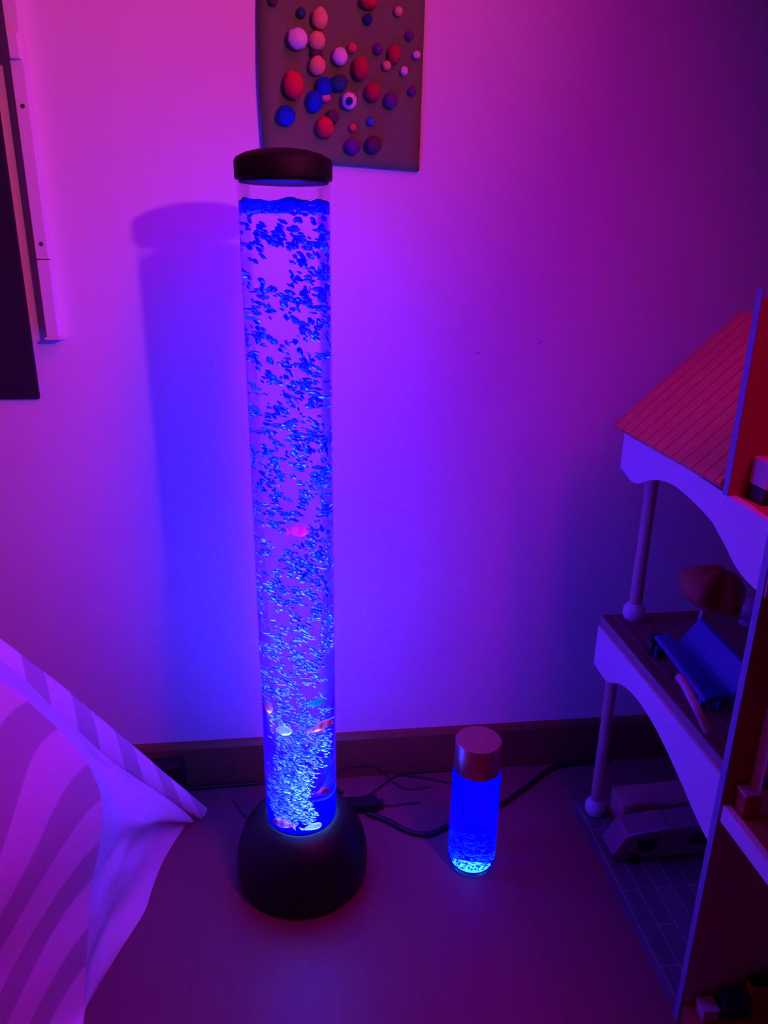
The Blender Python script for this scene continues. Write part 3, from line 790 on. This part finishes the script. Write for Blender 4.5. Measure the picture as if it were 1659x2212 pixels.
up_bot = [(1347,1010),(1377,1043),(1421,1036),(1463,1048),(1504,1082),(1546,1126),(1574,1176),(1600,1226),(1630,1262),(1662,1290)]
pts_y = [at_x(a, b, HX) for a, b in up_bot]
fascia('upper_arch', [on_front(pts_y[0].y, 0.815), on_front(1.0, 0.810), on_front(pts_y[-1].y, 0.800)], up_bot)
lo_bot = [(1289,1432),(1316,1470),(1349,1479),(1380,1506),(1416,1559),(1449,1623),(1482,1695),(1504,1747),(1532,1805),(1549,1830)]
pts_y = [at_x(a, b, HX) for a, b in lo_bot]
fascia('lower_arch', [on_front(pts_y[0].y, 0.438), on_front(1.0, 0.441), on_front(pts_y[-1].y, 0.441)], lo_bot)
# rails of the near rooms
MB().box((HX-0.005, 0.40, 0.378), (HX+0.006, YN-0.001, 0.405), 0.001).build('lower_rail', M_HW, house)
MB().box((HX-0.005, 0.40, 0.770), (HX+0.006, 0.775, 0.806), 0.001).build('upper_rail', M_HW, house)
# partitions
MB().box((HX-0.006, YN, 0.0), (XB, YN+0.012, 0.384)).build('lower_partition', M_HBROWN, house)
MB().box((HX-0.006, YN, 0.402), (XB, YN+0.012, 0.784)).build('middle_partition', M_HRED, house)
MB().box((HX-0.006, YU, 0.803), (XB, YU+0.012, 1.05)).build('attic_partition', M_HRED, house)
MB().box((HX-0.008, YN, 0.0), (HX-0.0062, YN+0.012, 0.80)).build('edge_strip', M_EDGE, house)
MB().box((HX-0.008, YU, 0.803), (HX-0.0062, YU+0.012, 1.06)).build('edge_strip', M_EDGE, house)
MB().box((XB+0.001, 0.30, 0.0), (XB+0.012, YF+0.004, 1.0)).build('back_panel', M_HW, house)
# roof slope
er = [Vector((HX-0.014, YU+0.014, 0.817)), Vector((0.742, YU+0.014, 1.010)), Vector((0.742, YF+0.012, 1.008)), Vector((HX-0.014, YF+0.012, 0.817))]
MB().prism(er, Vector((0.007, 0, -0.008))).build('roof', roof_mat(), house)
er2 = [Vector((0.745, YU+0.014, 1.008)), Vector((0.95, YU+0.014, 0.82)), Vector((0.95, YF+0.012, 0.82)), Vector((0.745, YF+0.012, 1.006))]
MB().prism(er2, Vector((-0.006, 0, -0.008))).build('rear_roof', roof_mat(), house)
# turned posts with feet
def post(x, y, z0, z1):
    prof = [(0,z0),(0.019,z0),(0.021,z0+0.006),(0.0195,z0+0.022),(0.013,z0+0.028),(0.0125,z0+0.040),(0.0115,z0+0.05),(0.0105,z0+(z1-z0)*0.5),(0.0115,z1-0.03),(0.014,z1-0.02),(0.014,z1),(0,z1)]
    o = MB().lathe((x, y, 0), prof[:1]+[(0.0095, z0), (0.0105, z0+0.03)]+prof[6:], 24).build('post', M_POST, house, smooth=True)
    MB().lathe((x, y, 0), [(0.0,z0+0.001),(0.017,z0+0.001),(0.0205,z0+0.008),(0.0200,z0+0.022),(0.014,z0+0.031),(0.0107,z0+0.033)], 24).build('post_foot', M_HW, o, smooth=True)
post(0.610, 1.185, 0.457, 0.806)
post(0.583, 1.183, 0.018, 0.440)
post(0.905, 1.185, 0.457, 0.80)
post(0.905, 1.185, 0.018, 0.440)

# ------------------------------------------------------------------ toys in the dollhouse
M_TBR = mat('toy_rust_canopy', (0.30, 0.05, 0.03), 0.6, noise_amt=0.2, noise_scale=40)
M_TBL = mat('toy_blue_plastic', (0.005, 0.04, 0.38), 0.4)
M_TPU = mat('toy_lilac_plastic', (0.42, 0.30, 0.50), 0.45)
M_TPK = mat('toy_pink_plastic', (0.60, 0.28, 0.40), 0.5)
M_TBE = mat('toy_beige_cloth', (0.42, 0.22, 0.22), 0.9, noise_amt=0.25, noise_scale=22)
M_TRD = mat('toy_red_plastic', (0.45, 0.012, 0.02), 0.4)
M_TBK = mat('toy_black_plastic', (0.01, 0.01, 0.015), 0.4)
M_TNB = mat('toy_navy_plastic', (0.012, 0.015, 0.14), 0.45)
# parasol
f = at_z(1496, 1405, 0.458); pc = at_y(1543, 1272, 1.03)
par = thing('toy_parasol', 'rust brown toy parasol leaning on the middle deck of the dollhouse', 'toy parasol', (f.x, f.y, 0.457))
MB().tube([(f.x, f.y, 0.460), (pc.x-0.008, pc.y, pc.z+0.01)], 0.0045, 10, 1).build('pole', M_TPU, par, smooth='all')
def canopy(c, tilt):
    mb = MB(); seg = 48; rings = []
    R = Matrix.Rotation(radians(tilt), 3, 'Y') @ Matrix.Rotation(radians(10), 3, 'X')
    prof = [(0.0,0.036),(0.016,0.034),(0.032,0.024),(0.046,0.008),(0.052,-0.010),(0.047,-0.018),(0.030,-0.030),(0.012,-0.036),(0,-0.037)]
    for (r_, h) in prof:
        if r_ == 0: rings.append([mb.bm.verts.new(c + R @ Vector((0,0,h)))]); continue
        rings.append([mb.bm.verts.new(c + R @ Vector((r_*(1+0.10*cos(5*2*pi*k/seg))*cos(2*pi*k/seg), r_*(1+0.10*cos(5*2*pi*k/seg))*sin(2*pi*k/seg), h + 0.004*cos(5*2*pi*k/seg)*(r_/0.05)))) for k in range(seg)])
    for a, b in zip(rings, rings[1:]):
        for k in range(seg):
            k2 = (k+1) % seg
            if len(a) == 1: mb.bm.faces.new((a[0], b[k], b[k2]))
            elif len(b) == 1: mb.bm.faces.new((a[k], b[0], a[k2]))
            else: mb.bm.faces.new((a[k], b[k], b[k2], a[k2]))
    return mb
canopy(Vector((pc.x, pc.y, pc.z)), 12).build('canopy', M_TBR, par, smooth='all')
# lilac ball beside it
q = at_y(1618, 1318, 1.0)
f2 = at_z(1625, 1345, 0.458)
q = at_y(1620, 1320, f2.y)
st = thing('toy_stool', 'small pale lilac toy stool right of the rust parasol', 'toy stool', (q.x, q.y, 0.457))
MB().lathe((q.x, q.y, 0), [(0,q.z-0.012),(0.018,q.z-0.010),(0.024,q.z+0.004),(0.020,q.z+0.018),(0.008,q.z+0.024),(0,q.z+0.025)], 28).build('seat', M_TPU, st, smooth='all')
MB().lathe((q.x, q.y, 0), [(0,0.4575),(0.016,0.4575),(0.014,0.462),(0.006,0.468),(0.006,q.z-0.011),(0,q.z-0.010)], 20).build('pedestal', M_TPU, st, smooth=True)
# blue lounger
def P(px, py, z): return at_z(px, py, z)
lg = thing('toy_lounger', 'blue toy lounger with lilac armrest on the middle deck of the dollhouse', 'toy chair', (0.60, 0.97, 0.457))
s1 = [P(1362,1418,.492), P(1395,1414,.492), P(1500,1548,.482), P(1478,1560,.482)]
s1 = [Vector((0.585,1.060,0.485)), Vector((0.612,1.055,0.488)), Vector((0.622,0.885,0.476)), Vector((0.580,0.880,0.474))]
MB().prism(s1, (0, 0, 0.010)).build('seat', M_TBL, lg)
MB().prism([Vector((0.623,1.055,0.476)), Vector((0.623,0.885,0.468)), Vector((0.650,0.900,0.520)), Vector((0.648,1.040,0.530))], (0.007, 0, 0.003)).build('backrest', M_TBL, lg)
MB().tube([P(1466,1462,.515), P(1478,1478,.512), P(1505,1530,.498), P(1530,1582,.470)], 0.0062, 10, 6).build('armrest', M_TPU, lg, smooth='all')
for (x, y) in ((0.588,1.045),(0.612,1.045),(0.586,0.895),(0.615,0.895)):
    MB().box((x-0.004,y-0.004,0.4572),(x+0.004,y+0.004,0.480)).build('leg', M_TBL, lg)
k = P(1415,1392,.475)
bg = thing('toy_bag', 'tiny black toy bag behind the blue lounger', 'toy bag', (k.x, k.y, 0.457))
MB().box((k.x-0.013,k.y-0.012,0.4572),(k.x+0.016,k.y+0.014,0.484),0.005).build('bag_body', M_TBK, bg, smooth=True)
MB().tube([(k.x-0.008,k.y,0.483),(k.x-0.006,k.y,0.494),(k.x+0.008,k.y,0.494),(k.x+0.010,k.y,0.483)], 0.0018, 6, 5).build('handle', M_TBK, bg, smooth='all')
for o_ in lg.children:
    if o_.name.startswith(('seat', 'backrest')):
        bv = o_.modifiers.new('bevel', 'BEVEL'); bv.width = 0.005; bv.segments = 4
        for f_ in o_.data.polygons: f_.use_smooth = True
# ground deck: beige cushion with a red blanket edge and a toy car
cu = thing('toy_bed', 'beige toy bed with a red sheet at the back of the lower deck', 'toy bed', (0.69, 1.155, 0.018))
def cushion(lo, hi, amp):
    mb = MB(); mb.box(lo, hi, 0.010)
    bmesh.ops.subdivide_edges(mb.bm, edges=mb.bm.edges[:], cuts=3, use_grid_fill=True)
    for v in mb.bm.verts: v.co += Vector((0,0,1))*amp*noise.noise(v.co*28)*(1 if v.co.z > lo[2]+0.01 else 0)
    return mb
cushion((0.607,1.115,0.036),(0.80,1.180,0.088),0.010).build('mattress', M_TBE, cu, smooth='all')
MB().box((0.607,1.110,0.0272),(0.80,1.180,0.036),0.002).build('sheet', M_TRD, cu)
MB().box((0.609,1.114,0.0185),(0.795,1.180,0.027),0.002).build('bed_frame', M_TBK, cu)
car = thing('toy_car', 'purple toy car with dark windows on the lower deck of the dollhouse', 'toy car', (0.66, 1.065, 0.018))
def caroutline(xs, zs): return [Vector((x, 1.045, z)) for x, z in zip(xs, zs)]
body = [(0.567,0.026),(0.563,0.036),(0.585,0.074),(0.592,0.080),(0.668,0.090),(0.676,0.088),(0.690,0.088),(0.735,0.092),(0.80,0.090),(0.815,0.060),(0.815,0.026)]
MB().prism([Vector((x,1.048,z)) for x, z in body], (0,0.052,0)).build('car_body', mat('toy_car_paint', (0.27,0.10,0.20), 0.35, noise_amt=0.05), car)
for w in ([(0.606,0.066),(0.650,0.071),(0.642,0.046),(0.636,0.042),(0.618,0.042),(0.612,0.046)], [(0.704,0.050),(0.722,0.076),(0.775,0.078),(0.788,0.050)]):
    MB().prism([Vector((x,1.0465,z)) for x, z in w], (0,0.0025,0)).build('window', M_TBK, car)
for x in (0.605, 0.775):
    for y in (1.044, 1.094):
        MB().lathe((x, y, 0.029), [(0,0),(0.0105,0),(0.0105,0.010),(0,0.010)], 20, (0,1,0)).build('wheel', M_TBK, car, smooth=True)
MB().tube([(0.590,1.047,0.081),(0.630,1.047,0.0875),(0.668,1.047,0.0915)], 0.0022, 6, 3).build('roof_rail', M_TPU, car, smooth='all')
# near lower rooms: right border of the photo
def small_box(name, label, cat, x, y, z, sx, sy, sz, M, part='box_body', lidM=None):
    t = thing(name, label, cat, (x, y, z))
    MB().box((x-sx/2, y-sy/2, z+0.0005), (x+sx/2, y+sy/2, z+sz), 0.002).build(part, M, t)
    if lidM: MB().box((x-sx/2-0.001, y-sy/2-0.001, z+sz), (x+sx/2+0.001, y+sy/2+0.001, z+sz+0.004), 0.001).build('lid', lidM, t)
    return t
G = 0.036
small_box('toy_crate', 'pinkish toy crate at the corner of the near ground floor room', 'toy crate', 0.578, 0.738, G, 0.024, 0.022, 0.018, M_TPK, 'crate_body', M_TPK)
small_box('toy_chest', 'navy blue toy chest beside the pinkish crate in the dollhouse', 'toy chest', 0.618, 0.738, G, 0.040, 0.024, 0.030, M_TNB, 'chest_body', M_TNB)
small_box('toy_cabinet', 'dark red toy cabinet right of the navy chest', 'toy cabinet', 0.660, 0.742, G, 0.038, 0.016, 0.052, M_TRD, 'cabinet_body', M_TBK)
small_box('toy_wardrobe', 'blue toy wardrobe cut off by the right border of the photo', 'toy wardrobe', 0.706, 0.735, G, 0.046, 0.026, 0.062, mat('toy_blue_lacquer', (0.05,0.04,0.36), 0.4), 'wardrobe_body', M_TNB)
Z2 = 0.401
small_box('toy_shelf', 'red toy shelf unit standing against the red wall near the right border', 'toy shelf', 0.576, 0.742, Z2, 0.024, 0.020, 0.034, M_TRD, 'shelf_body', M_TPK)
p = at_y(1635, 1665, YN-0.012)
wd = thing('toy_dresser', 'tall pink toy dresser with dark knob cut off by the right border', 'toy dresser', (p.x+0.02, YN-0.012, Z2))
MB().box((p.x+0.002, YN-0.024, Z2+0.0005), (p.x+0.05, YN-0.001, Z2+0.155), 0.002).build('dresser_body', M_TPK, wd)
MB().blob((p.x+0.012, YN-0.026, p.z-0.004), (0.008, 0.004, 0.017), 2, Matrix.Rotation(radians(25),3,'Y')).build('knob', M_TBK, wd, smooth='all')
# attic room bed
q = at_y(1605, 1010, YU-0.04)
ab = thing('toy_bunk', 'pink toy bunk on a dark frame in the attic by the right border', 'toy bed', (0.66, YU-0.03, 0.802))
MB().box((0.572, YU-0.040, 0.806+0.016), (0.72, YU-0.002, 0.806+0.052), 0.004).build('mattress', M_TPK, ab)
MB().box((0.572, YU-0.038, 0.8025), (0.72, YU-0.004, 0.8215), 0.001).build('bunk_frame', M_TBK, ab)
